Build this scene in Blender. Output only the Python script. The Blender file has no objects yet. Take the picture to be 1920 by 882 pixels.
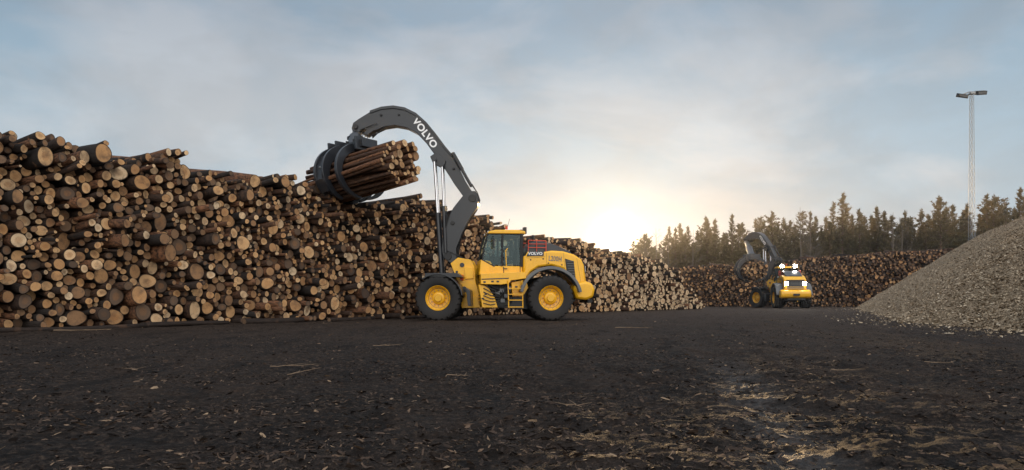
import bpy, math, random
import numpy as np
from mathutils import Vector, Matrix, noise
random.seed(7); rng=np.random.default_rng(7)
sc=bpy.context.scene
try:
    sc.view_settings.view_transform='Standard'; sc.view_settings.look='None'; sc.view_settings.exposure=0
except Exception: pass
COL=sc.collection
F=1350.0; H=0.9; HY=558.0
def W(px,py,D): return Vector(((px-960)*D/F, D, H-(py-HY)*D/F))

# ------------------------------------------------------------ materials
def new_mat(name):
    m=bpy.data.materials.new(name); m.use_nodes=True
    nt=m.node_tree; b=nt.nodes['Principled BSDF']; return m,nt,b
def N(nt,t,**k):
    n=nt.nodes.new(t)
    for a,v in k.items(): setattr(n,a,v)
    return n
def ramp(nt,fac,stops):
    r=N(nt,'ShaderNodeValToRGB'); e=r.color_ramp.elements
    while len(e)<len(stops): e.new(0.5)
    for i,(p,c) in enumerate(stops):
        e[i].position=p; e[i].color=(c[0],c[1],c[2],1) if hasattr(c,'__len__') else (c,c,c,1)
    if fac is not None: nt.links.new(fac,r.inputs['Fac'])
    return r
def noi(nt,vec,scale,detail=4,rough=0.55,dist=0):
    n=N(nt,'ShaderNodeTexNoise'); n.inputs['Scale'].default_value=scale; n.inputs['Detail'].default_value=detail
    n.inputs['Roughness'].default_value=rough; n.inputs['Distortion'].default_value=dist
    if vec is not None: nt.links.new(vec,n.inputs['Vector'])
    return n
def math_(nt,op,a,b=None,clamp=False):
    n=N(nt,'ShaderNodeMath',operation=op); n.use_clamp=clamp
    for i,x in enumerate((a,b)):
        if x is None: continue
        if isinstance(x,(int,float)): n.inputs[i].default_value=x
        else: nt.links.new(x,n.inputs[i])
    return n.outputs[0]
def mixc(nt,fac,a,b,bt='MIX'):
    n=N(nt,'ShaderNodeMix',data_type='RGBA',blend_type=bt)
    def s(sock,x):
        if isinstance(x,(int,float)): sock.default_value=x
        elif isinstance(x,tuple): sock.default_value=(x[0],x[1],x[2],1)
        else: nt.links.new(x,sock)
    s(n.inputs[0],fac); s(n.inputs[6],a); s(n.inputs[7],b); return n.outputs[2]
def bump(nt,b,h,strength=0.4,dist=0.02):
    n=N(nt,'ShaderNodeBump'); n.inputs['Strength'].default_value=strength; n.inputs['Distance'].default_value=dist
    nt.links.new(h,n.inputs['Height']); nt.links.new(n.outputs[0],b.inputs['Normal']); return n

def paint(name,col,rough=0.35,dirt=0.35,metal=0.0,dirtcol=(0.06,0.05,0.04)):
    m,nt,b=new_mat(name); tc=N(nt,'ShaderNodeTexCoord').outputs['Object']
    n=noi(nt,tc,2.2,8,0.65); n2=noi(nt,tc,30,4,0.6)
    f=ramp(nt,n.outputs[0],[(0.42,0),(0.75,1)]).outputs[0]
    sep=N(nt,'ShaderNodeSeparateXYZ'); nt.links.new(tc,sep.inputs[0])
    low=math_(nt,'MULTIPLY',math_(nt,'SUBTRACT',1.5,sep.outputs[2]),0.5,True)
    fac=math_(nt,'MULTIPLY',math_(nt,'ADD',math_(nt,'MULTIPLY',f,dirt),math_(nt,'MULTIPLY',low,dirt*0.9)),math_(nt,'ADD',n2.outputs[0],0.2),True)
    c=mixc(nt,fac,col,dirtcol); nt.links.new(c,b.inputs['Base Color'])
    nt.links.new(math_(nt,'ADD',rough,math_(nt,'MULTIPLY',fac,0.5),True),b.inputs['Roughness'])
    b.inputs['Metallic'].default_value=metal
    bump(nt,b,n2.outputs[0],0.05,0.01)
    return m
M_Y=paint('yellow_paint',(0.84,0.43,0.012),0.22,0.32)
M_G=paint('dark_grey_paint',(0.018,0.020,0.025),0.28,0.25,dirtcol=(0.055,0.05,0.045))
M_G2=paint('mid_grey_paint',(0.11,0.115,0.12),0.4,0.25)
M_K=paint('black_rubber_plastic',(0.010,0.010,0.011),0.5,0.3,dirtcol=(0.04,0.036,0.032))
M_T=paint('tyre_rubber',(0.012,0.012,0.013),0.75,0.5,dirtcol=(0.045,0.038,0.034))
M_R=paint('red_orange_paint',(0.60,0.055,0.015),0.4,0.15)
M_C=paint('chrome_rod',(0.6,0.6,0.62),0.15,0.05,1.0)
M_W=paint('white_decal',(0.8,0.8,0.8),0.5,0.05)
M_S=paint('seat_fabric',(0.03,0.03,0.035),0.8,0.0)
M_ST=paint('galvanised_steel',(0.26,0.27,0.28),0.45,0.2,0.5)
def glassm():
    m,nt,b=new_mat('cab_glass'); out=nt.nodes['Material Output']
    t=N(nt,'ShaderNodeBsdfTransparent'); t.inputs[0].default_value=(0.62,0.74,0.72,1)
    g=N(nt,'ShaderNodeBsdfGlossy'); g.inputs['Roughness'].default_value=0.02; g.inputs[0].default_value=(0.6,0.8,0.85,1)
    fr=N(nt,'ShaderNodeFresnel'); fr.inputs[0].default_value=1.45
    mx=N(nt,'ShaderNodeMixShader'); nt.links.new(math_(nt,'MULTIPLY',fr.outputs[0],1.3,True),mx.inputs[0])
    nt.links.new(t.outputs[0],mx.inputs[1]); nt.links.new(g.outputs[0],mx.inputs[2]); nt.links.new(mx.outputs[0],out.inputs[0]); return m
M_GL=glassm()
def emis(name,col,s):
    m,nt,b=new_mat(name); b.inputs['Emission Color'].default_value=(*col,1); b.inputs['Emission Strength'].default_value=s
    b.inputs['Base Color'].default_value=(0.5,0.5,0.5,1); return m
M_L=emis('lit_lamp_lens',(1,0.95,0.85),120.0)
M_LO=emis('lamp_lens',(1,0.95,0.9),0.25)

def mat_cap():
    m,nt,b=new_mat('cut_wood_end'); uv=N(nt,'ShaderNodeUVMap',uv_map='UVMap').outputs[0]
    at=N(nt,'ShaderNodeAttribute',attribute_name='tint'); sp=N(nt,'ShaderNodeSeparateColor'); nt.links.new(at.outputs['Color'],sp.inputs[0])
    gp=N(nt,'ShaderNodeNewGeometry').outputs['Position']
    big=noi(nt,gp,5,5,0.6); fine=noi(nt,gp,60,4,0.7); pat=noi(nt,gp,0.9,3,0.6)
    ln=N(nt,'ShaderNodeVectorMath',operation='LENGTH'); nt.links.new(uv,ln.inputs[0]); r=ln.outputs['Value']
    rr=math_(nt,'ADD',r,math_(nt,'MULTIPLY',big.outputs[0],0.12))
    ring=math_(nt,'SINE',math_(nt,'MULTIPLY',rr,85.0))
    base=ramp(nt,sp.outputs[0],[(0.0,(0.76,0.58,0.38)),(0.2,(0.68,0.43,0.22)),(0.42,(0.53,0.29,0.125)),(0.62,(0.34,0.19,0.095)),(0.8,(0.14,0.095,0.065)),(1.0,(0.045,0.035,0.03))]).outputs[0]
    c=mixc(nt,math_(nt,'MULTIPLY',math_(nt,'ADD',ring,1),0.10),base,(0.14,0.06,0.02))
    heart=ramp(nt,rr,[(0.0,1),(0.45,0.75),(0.6,0)]).outputs[0]
    c=mixc(nt,math_(nt,'MULTIPLY',heart,math_(nt,'MULTIPLY',sp.outputs[1],0.6)),c,(0.34,0.15,0.055))
    c=mixc(nt,math_(nt,'MULTIPLY',ramp(nt,big.outputs[0],[(0.48,0),(0.68,1)]).outputs[0],0.65),c,(0.09,0.06,0.045))
    c=mixc(nt,math_(nt,'MULTIPLY',ramp(nt,pat.outputs[0],[(0.5,0),(0.65,1)]).outputs[0],0.45),c,(0.12,0.075,0.045))
    c=mixc(nt,ramp(nt,fine.outputs[0],[(0.3,0.45),(0.5,0)]).outputs[0],c,(0.06,0.035,0.02))
    rim=ramp(nt,r,[(0.87,0),(0.94,1)]).outputs[0]
    c=mixc(nt,rim,c,(0.022,0.016,0.013))
    nt.links.new(c,b.inputs['Base Color']); b.inputs['Roughness'].default_value=0.8; b.inputs['Specular IOR Level'].default_value=0.25
    bump(nt,b,fine.outputs[0],0.4,0.01); return m
def mat_bark():
    m,nt,b=new_mat('log_bark'); uv=N(nt,'ShaderNodeUVMap',uv_map='UVMap').outputs[0]
    at=N(nt,'ShaderNodeAttribute',attribute_name='tint'); sp=N(nt,'ShaderNodeSeparateColor'); nt.links.new(at.outputs['Color'],sp.inputs[0])
    gp=N(nt,'ShaderNodeNewGeometry').outputs['Position']
    mp=N(nt,'ShaderNodeMapping'); mp.inputs['Scale'].default_value=(9,2.2,1); nt.links.new(uv,mp.inputs[0])
    n=noi(nt,mp.outputs[0],2.0,6,0.65); n2=noi(nt,gp,2.5,5,0.6); n3=noi(nt,gp,28,4,0.7)
    a=mixc(nt,sp.outputs[2],(0.020,0.015,0.013),(0.26,0.115,0.055))
    a2=mixc(nt,ramp(nt,n.outputs[0],[(0.35,0),(0.65,1)]).outputs[0],(0.010,0.008,0.007),a)
    peel=ramp(nt,n2.outputs[0],[(0.58,0),(0.67,1)]).outputs[0]
    a3=mixc(nt,math_(nt,'MULTIPLY',peel,math_(nt,'MULTIPLY',sp.outputs[1],0.7)),a2,(0.28,0.14,0.07))
    nt.links.new(a3,b.inputs['Base Color']); b.inputs['Roughness'].default_value=0.75; b.inputs['Specular IOR Level'].default_value=0.25
    h=math_(nt,'ADD',n.outputs[0],n3.outputs[0]); bump(nt,b,h,0.7,0.03); return m
M_CAP=mat_cap(); M_BARK=mat_bark()

# ------------------------------------------------------------ mesh helpers
def mk(name,verts,faces,mats,parent=None,mi=None,smooth=False,sharp=None,loc=None):
    me=bpy.data.meshes.new(name); me.from_pydata([tuple(v) for v in verts],[],faces)
    for m in mats: me.materials.append(m)
    if mi is not None: me.polygons.foreach_set('material_index',mi)
    if smooth: me.polygons.foreach_set('use_smooth',[True]*len(faces))
    me.update()
    if sharp: me.set_sharp_from_angle(angle=sharp)
    o=bpy.data.objects.new(name,me); COL.objects.link(o)
    if parent: o.parent=parent
    if loc is not None: o.location=loc
    return o
class MB:
    def __init__(s): s.v=[];s.f=[];s.m=[]
    def add(s,vs,fs,mi=0):
        o=len(s.v); s.v+= [Vector(v) for v in vs]; s.f+=[tuple(i+o for i in f) for f in fs]; s.m+=[mi]*len(fs)
    def prof(s,pts,ex,mi=0):
        ex=Vector(ex); n=len(pts); vs=[Vector(p) for p in pts]+[Vector(p)+ex for p in pts]
        fs=[tuple(range(n)),tuple(range(2*n-1,n-1,-1))]+[(i,i+n,(i+1)%n+n,(i+1)%n) for i in range(n)]
        nrm=Vector((0,0,0))
        for i in range(n): nrm+=vs[i].cross(vs[(i+1)%n])
        if nrm.dot(ex)>0: fs=[tuple(reversed(f)) for f in fs]
        s.add(vs,fs,mi)
    def box(s,c,d,mi=0,R=None):
        c=Vector(c); vs=[]
        for x in(-.5,.5):
            for y in(-.5,.5):
                for z in(-.5,.5):
                    p=Vector((x*d[0],y*d[1],z*d[2])); vs.append(c+(R@p if R else p))
        s.add(vs,[(0,1,3,2),(4,6,7,5),(0,4,5,1),(2,3,7,6),(0,2,6,4),(1,5,7,3)],mi)
    def tube(s,pts,r,mi=0,seg=8,cap=True):
        pts=[Vector(p) for p in pts]; n=len(pts); rs=r if hasattr(r,'__len__') else [r]*n
        vs=[];fs=[]; up=None
        for i,p in enumerate(pts):
            t=(pts[min(i+1,n-1)]-pts[max(i-1,0)]).normalized()
            if up is None: up=t.orthogonal().normalized()
            up=(up-t*up.dot(t)).normalized(); bi=t.cross(up)
            for k in range(seg):
                a=2*math.pi*k/seg; vs.append(p+(up*math.cos(a)+bi*math.sin(a))*rs[i])
        for i in range(n-1):
            for k in range(seg):
                a=i*seg+k;b=i*seg+(k+1)%seg; fs.append((a,b,b+seg,a+seg))
        if cap: fs.append(tuple(range(seg-1,-1,-1))); fs.append(tuple((n-1)*seg+k for k in range(seg)))
        s.add(vs,fs,mi)
    def lathe(s,c,prof,seg=48,mi=0,fn=None):
        c=Vector(c); vs=[];fs=[];n=len(prof)
        for k in range(seg):
            a=2*math.pi*k/seg
            for j,(r,y) in enumerate(prof):
                if fn: r=fn(r,y,k)
                vs.append(c+Vector((r*math.cos(a),y,r*math.sin(a))))
        for k in range(seg):
            for j in range(n-1):
                a=k*n+j;b=((k+1)%seg)*n+j; fs.append((a,b,b+1,a+1))
        s.add(vs,fs,mi)
    def obj(s,name,mats,parent=None,M=None,bev=0.0,sharp=0.6,smooth=True):
        vs=[M@v for v in s.v] if M else s.v
        o=mk(name,vs,s.f,mats if isinstance(mats,list) else [mats],parent,s.m,smooth,sharp)
        if bev>0:
            b=o.modifiers.new('bevel','BEVEL'); b.width=bev; b.segments=2; b.limit_method='ANGLE'; b.angle_limit=0.7
        return o
def empty(name,loc,rz=0):
    e=bpy.data.objects.new(name,None); e.location=loc; e.rotation_euler=(0,0,rz); e.empty_display_size=0.5; COL.objects.link(e); return e
def text(name,s,size,mat,Mx,parent,bold=0.012,sx=1.0):
    cu=bpy.data.curves.new(name,'FONT'); cu.body=s; cu.size=size; cu.extrude=0.003; cu.offset=bold*size; cu.align_x='CENTER'; cu.align_y='CENTER'; cu.space_character=1.08
    o=bpy.data.objects.new('tmp',cu); COL.objects.link(o); bpy.context.view_layer.update()
    dg=bpy.context.evaluated_depsgraph_get(); me=bpy.data.meshes.new_from_object(o.evaluated_get(dg))
    bpy.data.objects.remove(o); me.transform(Mx@Matrix.Diagonal((sx,1,1,1))); me.materials.clear(); me.materials.append(mat)
    r=bpy.data.objects.new(name,me); COL.objects.link(r); r.parent=parent; return r

# ------------------------------------------------------------ ground
RUTS=[((-9,4),(4,26)),((-7.2,4),(5.8,26)),((1.5,3),(9,40)),((3.4,3),(11,40)),((-2,3),(14,30)),((6,3),(-12,17)),((7.5,4),(-11,19))]
def gh(x,y):
    v=Vector((x,y,0))
    d=0.030*noise.noise(v*0.9)+0.028*noise.noise(v*2.7+Vector((5,3,0)))
    if abs(y)<45:
        n7=noise.noise(v*7.0)
        d+=0.026*n7+0.022*abs(noise.noise(v*15.0))-0.012*abs(noise.noise(v*4.0))
        if 0<y<32:
            wv=0.5*noise.noise(v*0.35)+0.12*noise.noise(v*1.7)
            for (a,b),(c,e) in RUTS:
                L=math.hypot(c-a,e-b); q=((x-a)*(e-b)-(y-b)*(c-a))/L+wv
                if abs(q)<.9:
                    d+=-0.030*math.exp(-(q/.24)**2)*(1+1.2*n7)+0.014*math.exp(-((abs(q)-.46)/.14)**2)
    return d
def axis_lines(dense,step,far,growth):
    a=[dense[0]]
    while a[-1]<dense[1]: a.append(a[-1]+step)
    st=step
    while a[-1]<far[1]: st*=growth; a.append(a[-1]+st)
    b=[];st=step;c=dense[0]
    while c>far[0]: st*=growth; c-=st; b.append(c)
    return np.array(b[::-1]+a)
xs=axis_lines((-8,8),0.035,(-700,700),1.033); ys=axis_lines((2.5,9),0.028,(-40,900),1.028)
gx,gy=np.meshgrid(xs,ys); nx,ny=len(xs),len(ys)
gz=np.array([gh(a,b) for a,b in zip(gx.ravel(),gy.ravel())])
gv=np.stack([gx.ravel(),gy.ravel(),gz],1)
idx=np.arange(nx*ny).reshape(ny,nx)
gf=np.stack([idx[:-1,:-1],idx[:-1,1:],idx[1:,1:],idx[1:,:-1]],-1).reshape(-1,4)
def npmesh(name,v,f,mats,smooth=True):
    me=bpy.data.meshes.new(name); me.vertices.add(len(v)); me.vertices.foreach_set('co',np.asarray(v,dtype=np.float32).ravel())
    k=f.shape[1]; me.loops.add(f.size); me.loops.foreach_set('vertex_index',f.ravel().astype(np.int32))
    me.polygons.add(len(f)); me.polygons.foreach_set('loop_start',np.arange(0,f.size,k,dtype=np.int32)); me.polygons.foreach_set('loop_total',np.full(len(f),k,dtype=np.int32))
    me.polygons.foreach_set('use_smooth',np.full(len(f),smooth))
    for m in mats: me.materials.append(m)
    me.update(calc_edges=True); me.validate()
    o=bpy.data.objects.new(name,me); COL.objects.link(o); return o
def mat_ground():
    m,nt,b=new_mat('muddy_yard_ground'); gp=N(nt,'ShaderNodeNewGeometry').outputs['Position']
    a=noi(nt,gp,0.35,6,0.6); c=noi(nt,gp,3.0,8,0.68); d=noi(nt,gp,18,9,0.78); e=noi(nt,gp,80,3,0.7)
    mp=N(nt,'ShaderNodeMapping'); mp.inputs['Rotation'].default_value=(0,0,0.5); mp.inputs['Scale'].default_value=(1.0,0.25,1); nt.links.new(gp,mp.inputs[0])
    tr=noi(nt,mp.outputs[0],1.6,6,0.6)
    vo=N(nt,'ShaderNodeTexVoronoi'); vo.inputs['Scale'].default_value=16; nt.links.new(gp,vo.inputs['Vector'])
    col=ramp(nt,d.outputs[0],[(0.34,(0.007,0.0055,0.0055)),(0.48,(0.026,0.020,0.0175)),(0.56,(0.065,0.047,0.038)),(0.66,(0.19,0.135,0.095))]).outputs[0]
    col=mixc(nt,ramp(nt,a.outputs[0],[(0.42,0),(0.62,0.55)]).outputs[0],col,(0.075,0.052,0.040))
    col=mixc(nt,ramp(nt,tr.outputs[0],[(0.36,0.7),(0.48,0)]).outputs[0],col,(0.011,0.009,0.0085))
    col=mixc(nt,ramp(nt,c.outputs[0],[(0.38,0.6),(0.5,0)]).outputs[0],col,(0.010,0.008,0.0075))
    sep=N(nt,'ShaderNodeSeparateXYZ'); nt.links.new(gp,sep.inputs[0])
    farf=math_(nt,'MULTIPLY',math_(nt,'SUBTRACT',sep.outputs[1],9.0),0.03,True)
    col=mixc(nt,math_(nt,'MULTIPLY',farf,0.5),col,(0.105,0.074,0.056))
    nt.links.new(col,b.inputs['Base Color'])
    u=math_(nt,'ABSOLUTE',math_(nt,'SUBTRACT',sep.outputs[0],math_(nt,'ADD',0.75,math_(nt,'MULTIPLY',sep.outputs[1],0.22))))
    strip=math_(nt,'SUBTRACT',1.0,math_(nt,'MULTIPLY',u,2.2),True)
    fd=math_(nt,'MULTIPLY',math_(nt,'SUBTRACT',11.0,sep.outputs[1]),0.35,True)
    wet=math_(nt,'MULTIPLY',math_(nt,'MULTIPLY',strip,fd),ramp(nt,c.outputs[0],[(0.43,0),(0.54,1)]).outputs[0])
    ro=ramp(nt,c.outputs[0],[(0.35,0.68),(0.6,0.92)]).outputs[0]
    nt.links.new(math_(nt,'SUBTRACT',ro,math_(nt,'MULTIPLY',wet,0.34),True),b.inputs['Roughness'])
    nt.links.new(math_(nt,'ADD',0.13,math_(nt,'MULTIPLY',wet,0.34)),b.inputs['Specular IOR Level'])
    h=math_(nt,'ADD',math_(nt,'MULTIPLY',c.outputs[0],1.2),math_(nt,'ADD',math_(nt,'MULTIPLY',d.outputs[0],1.2),math_(nt,'MULTIPLY',e.outputs[0],0.4)))
    h=math_(nt,'ADD',h,math_(nt,'MULTIPLY',vo.outputs['Distance'],0.3)); h=math_(nt,'ADD',h,math_(nt,'MULTIPLY',tr.outputs[0],0.6))
    bump(nt,b,h,1.0,0.13); return m
g=npmesh('ground',gv,gf,[mat_ground()]); g['kind']='structure'; g['label']='dark muddy timber yard ground strewn with bark'; g['category']='ground'

def flakes(name,pos,lmin,lmax,mat,aspect=(0.2,0.6),tilt=0.35,seed=1,lift=0.01,pw=1.8):
    r=np.random.default_rng(seed); n=len(pos)
    L=lmin*(lmax/lmin)**(r.random(n)**pw); Wd=L*r.uniform(*aspect,n)
    t=np.array([[-.5,-.35,0],[.0,-.5,.12],[.5,-.3,0],[.45,.4,0],[.05,.5,.12],[-.5,.3,0]])
    v=np.repeat(t[None],n,0)+r.normal(0,0.10,(n,6,3))*np.array([1,1,0.6])
    v[:,:,0]*=L[:,None]; v[:,:,1]*=Wd[:,None]; v[:,:,2]*=Wd[:,None]
    tx=r.normal(0,tilt,n); a=r.uniform(0,6.28,n)
    y=v[:,:,1]*np.cos(tx)[:,None]-v[:,:,2]*np.sin(tx)[:,None]; z=v[:,:,1]*np.sin(tx)[:,None]+v[:,:,2]*np.cos(tx)[:,None]
    ty=r.normal(0,tilt*0.5,n); x=v[:,:,0]*np.cos(ty)[:,None]; z=z+v[:,:,0]*np.sin(ty)[:,None]
    X=x*np.cos(a)[:,None]-y*np.sin(a)[:,None]; Y=x*np.sin(a)[:,None]+y*np.cos(a)[:,None]
    V=np.stack([X,Y,z],-1)+np.asarray(pos)[:,None,:]; V[:,:,2]+=lift
    base=np.arange(n)[:,None,None]*6; f=(base+np.array([[0,1,4,5],[1,2,3,4]])[None]).reshape(-1,4)
    o=npmesh(name,V.reshape(-1,3),f,[mat],False)
    at=o.data.color_attributes.new('tint','FLOAT_COLOR','POINT'); c=np.repeat(np.concatenate([r.random((n,3)),np.ones((n,1))],1),6,0)
    at.data.foreach_set('color',c.ravel().astype(np.float32)); return o
def mat_flake(name,stops,rough=0.6,spec=0.3):
    m,nt,b=new_mat(name); at=N(nt,'ShaderNodeAttribute',attribute_name='tint'); sp=N(nt,'ShaderNodeSeparateColor'); nt.links.new(at.outputs['Color'],sp.inputs[0])
    gp=N(nt,'ShaderNodeNewGeometry').outputs['Position']; n=noi(nt,gp,60,4,0.6)
    c=ramp(nt,sp.outputs[0],stops).outputs[0]; c=mixc(nt,math_(nt,'MULTIPLY',n.outputs[0],0.6),c,(0.02,0.016,0.014))
    nt.links.new(c,b.inputs['Base Color']); b.inputs['Roughness'].default_value=rough; b.inputs['Specular IOR Level'].default_value=spec; return m
MF=mat_flake('bark_flakes',[(0,(0.008,0.006,0.006)),(0.5,(0.04,0.027,0.021)),(0.78,(0.085,0.056,0.040)),(0.94,(0.17,0.11,0.072)),(1,(0.34,0.24,0.155))],0.75,0.12)
n=210000
yy=3.0*(48/3.0)**(rng.random(n)**0.95); xx=(rng.random(n)*2-1)*(yy*0.78+1.0)
keep=np.array([noise.noise(Vector((a*.8,b*.8,4)))+0.5*noise.noise(Vector((a*3,b*3,4))) for a,b in zip(xx,yy)])+rng.normal(0,.25,n)>-0.15
pos=[(a,b,gh(a,b)) for a,b in zip(xx[keep],yy[keep])]
o=flakes('bark_debris',pos,0.008,0.08,MF,aspect=(0.10,0.45),seed=3,lift=0.003,pw=2.2,tilt=.55); o['kind']='stuff'; o['label']='scattered bark flakes and wood chips on mud'; o['category']='bark debris'

# ------------------------------------------------------------ wood chip mound
poly=np.array([(30,6),(17.5,10.5),(13.0,17.5),(14.8,27),(28.7,60),(33,66),(72,68),(72,6)],float)
def sdist(P):
    d=np.full(len(P),1e9); ins=np.zeros(len(P),bool); m=len(poly)
    for i in range(m):
        a=poly[i];b=poly[(i+1)%m]; ab=b-a; t=np.clip(((P-a)@ab)/(ab@ab),0,1); q=a+t[:,None]*ab; d=np.minimum(d,np.hypot(*(P-q).T))
        c=((a[1]>P[:,1])!=(b[1]>P[:,1]))&(P[:,0]<(b[0]-a[0])*(P[:,1]-a[1])/(b[1]-a[1]+1e-9)+a[0]); ins^=c
    return np.where(ins,d,-d)
def mound_z(P):
    d=sdist(P)
    lo=np.array([noise.noise(Vector((p[0]*0.16,p[1]*0.16,3)))*0.7+noise.noise(Vector((p[0]*0.6,p[1]*0.6,8)))*0.22 for p in P])
    d=d+lo; z=0.67*d; k=0.4; cap=6.35
    z=-k*np.log(np.exp(-np.clip(z,-5,20)/k)+math.exp(-cap/k))
    return z
mx_=np.arange(10,72,0.14); my_=np.arange(6,70,0.14); MX,MY=np.meshgrid(mx_,my_); P=np.stack([MX.ravel(),MY.ravel()],1)
z=mound_z(P); fn=np.array([noise.noise(Vector((p[0]*2.5,p[1]*2.5,1)))*0.05+noise.noise(Vector((p[0]*6,p[1]*6,2)))*0.04 for p in P])
z2=z+fn; idm=np.arange(len(P)).reshape(len(my_),len(mx_))
mf=np.stack([idm[:-1,:-1],idm[:-1,1:],idm[1:,1:],idm[1:,:-1]],-1).reshape(-1,4)
mf=mf[(z2[mf].max(1)>-0.12)]
used=np.unique(mf); rem=np.full(len(P),-1); rem[used]=np.arange(len(used))
def mat_mound():
    m,nt,b=new_mat('wood_chip_mound'); gp=N(nt,'ShaderNodeNewGeometry').outputs['Position']
    a=noi(nt,gp,0.5,5,0.6); d=noi(nt,gp,14,8,0.8); v=N(nt,'ShaderNodeTexVoronoi'); v.inputs['Scale'].default_value=20; nt.links.new(gp,v.inputs['Vector'])
    c=ramp(nt,d.outputs[0],[(0.36,(0.11,0.08,0.052)),(0.5,(0.36,0.27,0.18)),(0.62,(0.60,0.48,0.34))]).outputs[0]
    bw=N(nt,'ShaderNodeRGBToBW'); nt.links.new(v.outputs['Color'],bw.inputs[0])
    c=mixc(nt,0.4,c,bw.outputs[0],'MULTIPLY')
    c=mixc(nt,ramp(nt,a.outputs[0],[(0.45,0),(0.7,0.5)]).outputs[0],c,(0.20,0.15,0.10))
    nt.links.new(c,b.inputs['Base Color']); b.inputs['Roughness'].default_value=0.9; b.inputs['Specular IOR Level'].default_value=0.1
    bump(nt,b,math_(nt,'ADD',d.outputs[0],v.outputs['Distance']),1.0,0.07); return m
mo=npmesh('wood_chip_mound',np.stack([P[:,0],P[:,1],z2],1)[used],rem[mf],[mat_mound()]); mo['kind']='structure'; mo['label']='large heap of pale wood chips on the yard'; mo['category']='wood chip heap'
MC=mat_flake('pale_wood_chips',[(0,(0.10,0.072,0.046)),(0.35,(0.32,0.235,0.155)),(0.8,(0.58,0.46,0.32)),(1,(0.76,0.64,0.49))],0.9,0.08)
n=190000; cy=9*(66/9.0)**(rng.random(n)); cx=cy*rng.uniform(0.36,0.80,n); Pc=np.stack([cx,cy],1); zc=mound_z(Pc); dd=sdist(Pc)
k=(zc>-0.15)|((dd>-3.0)&(rng.random(n)<0.14*np.exp(dd)))
Pc=Pc[k]; zc=np.maximum(zc[k],0)
o=flakes('wood_chips',np.stack([Pc[:,0],Pc[:,1],zc],1),0.03,0.12,MC,aspect=(0.25,0.8),tilt=0.6,seed=5,lift=0.014,pw=1.5); o['kind']='stuff'; o['label']='loose pale wood chips covering the heap'; o['category']='wood chips'

# ------------------------------------------------------------ logs
def log_geo(front,axis,r,L,seg,rings,rr,full=False):
    up=Vector((0,0,1)); u=axis.cross(up).normalized(); w=u.cross(axis)
    ex=1+rr.uniform(-0.12,0.12); ph=rr.random()*6.28; k1=rr.uniform(0,0.09); k2=rr.uniform(0,0.07); ph2=rr.random()*6.28
    tap=rr.uniform(0.85,1.1); bend=rr.uniform(-0.03,0.03)*L*0.5; bend2=rr.uniform(-0.02,0.02)*L*0.5; skew=rr.uniform(-0.22,0.22)
    vs=[]
    for j in range(rings):
        t=(j/(rings-1))**1.3 if rings>3 else j/(rings-1)
        rad=r*(1+(tap-1)*t)*(1+ (rr.uniform(-0.04,0.04) if 0<j<rings-1 else 0))
        c=front+axis*(t*L)+w*(bend*math.sin(math.pi*t))+u*(bend2*math.sin(math.pi*t))
        for k in range(seg):
            a=2*math.pi*k/seg+ph
            q=rad*(1+k1*math.cos(2*a+ph2)+k2*math.cos(3*a))
            off=axis*(skew*q*math.cos(a)) if j==0 else Vector((0,0,0))
            vs.append(c+u*(q*math.cos(a)*ex)+w*(q*math.sin(a)/ex)+off)
    nv=len(vs); vs.append(front.copy()); vs.append(front+axis*L)
    fs=[];mi=[];uv=[]
    for j in range(rings-1):
        for k in range(seg):
            a=j*seg+k;b=j*seg+(k+1)%seg; fs.append((a,b,b+seg,a+seg)); mi.append(0)
            t0=j/(rings-1)*L;t1=(j+1)/(rings-1)*L; uv+=[(k/seg,t0),((k+1)/seg,t0),((k+1)/seg,t1),(k/seg,t1)]
    for k in range(seg):
        a=k;b=(k+1)%seg; fs.append((b,a,nv)); mi.append(1)
        A=2*math.pi*k/seg;B=2*math.pi*(k+1)/seg; uv+=[(math.cos(B),math.sin(B)),(math.cos(A),math.sin(A)),(0,0)]
    o=(rings-1)*seg
    for k in range(seg):
        a=o+k;b=o+(k+1)%seg; fs.append((a,b,nv+1)); mi.append(1)
        A=2*math.pi*k/seg;B=2*math.pi*(k+1)/seg; uv+=[(math.cos(A),math.sin(A)),(math.cos(B),math.sin(B)),(0,0)]
    return vs,fs,mi,uv
def log_mesh(name,items,loc=Vector((0,0,0))):
    V=[];Fc=[];Mi=[];U=[];T=[]
    for (g4,t) in items:
        vs,fs,mi,uv=g4; o=len(V); V+=[tuple(v-loc) for v in vs]; Fc+=[tuple(i+o for i in f) for f in fs]; Mi+=mi; U+=uv; T+=[(t[0],t[1],t[2],1)]*len(vs)
    me=bpy.data.meshes.new(name); me.from_pydata(V,[],Fc); me.materials.append(M_BARK); me.materials.append(M_CAP)
    me.polygons.foreach_set('material_index',Mi); me.polygons.foreach_set('use_smooth',[m==0 for m in Mi])
    l=me.uv_layers.new(name='UVMap'); l.data.foreach_set('uv',np.array(U,dtype=np.float32).ravel())
    at=me.color_attributes.new('tint','FLOAT_COLOR','POINT'); at.data.foreach_set('color',np.array(T,dtype=np.float32).ravel())
    me.update(); ob=bpy.data.objects.new(name,me); ob.location=loc; COL.objects.link(ob); return ob
rr=random.Random(11)
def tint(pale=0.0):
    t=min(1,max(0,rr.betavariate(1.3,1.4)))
    return (t*(1-pale) if pale>=0 else min(1,t-pale),rr.random(),rr.random()**2.2)
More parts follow.
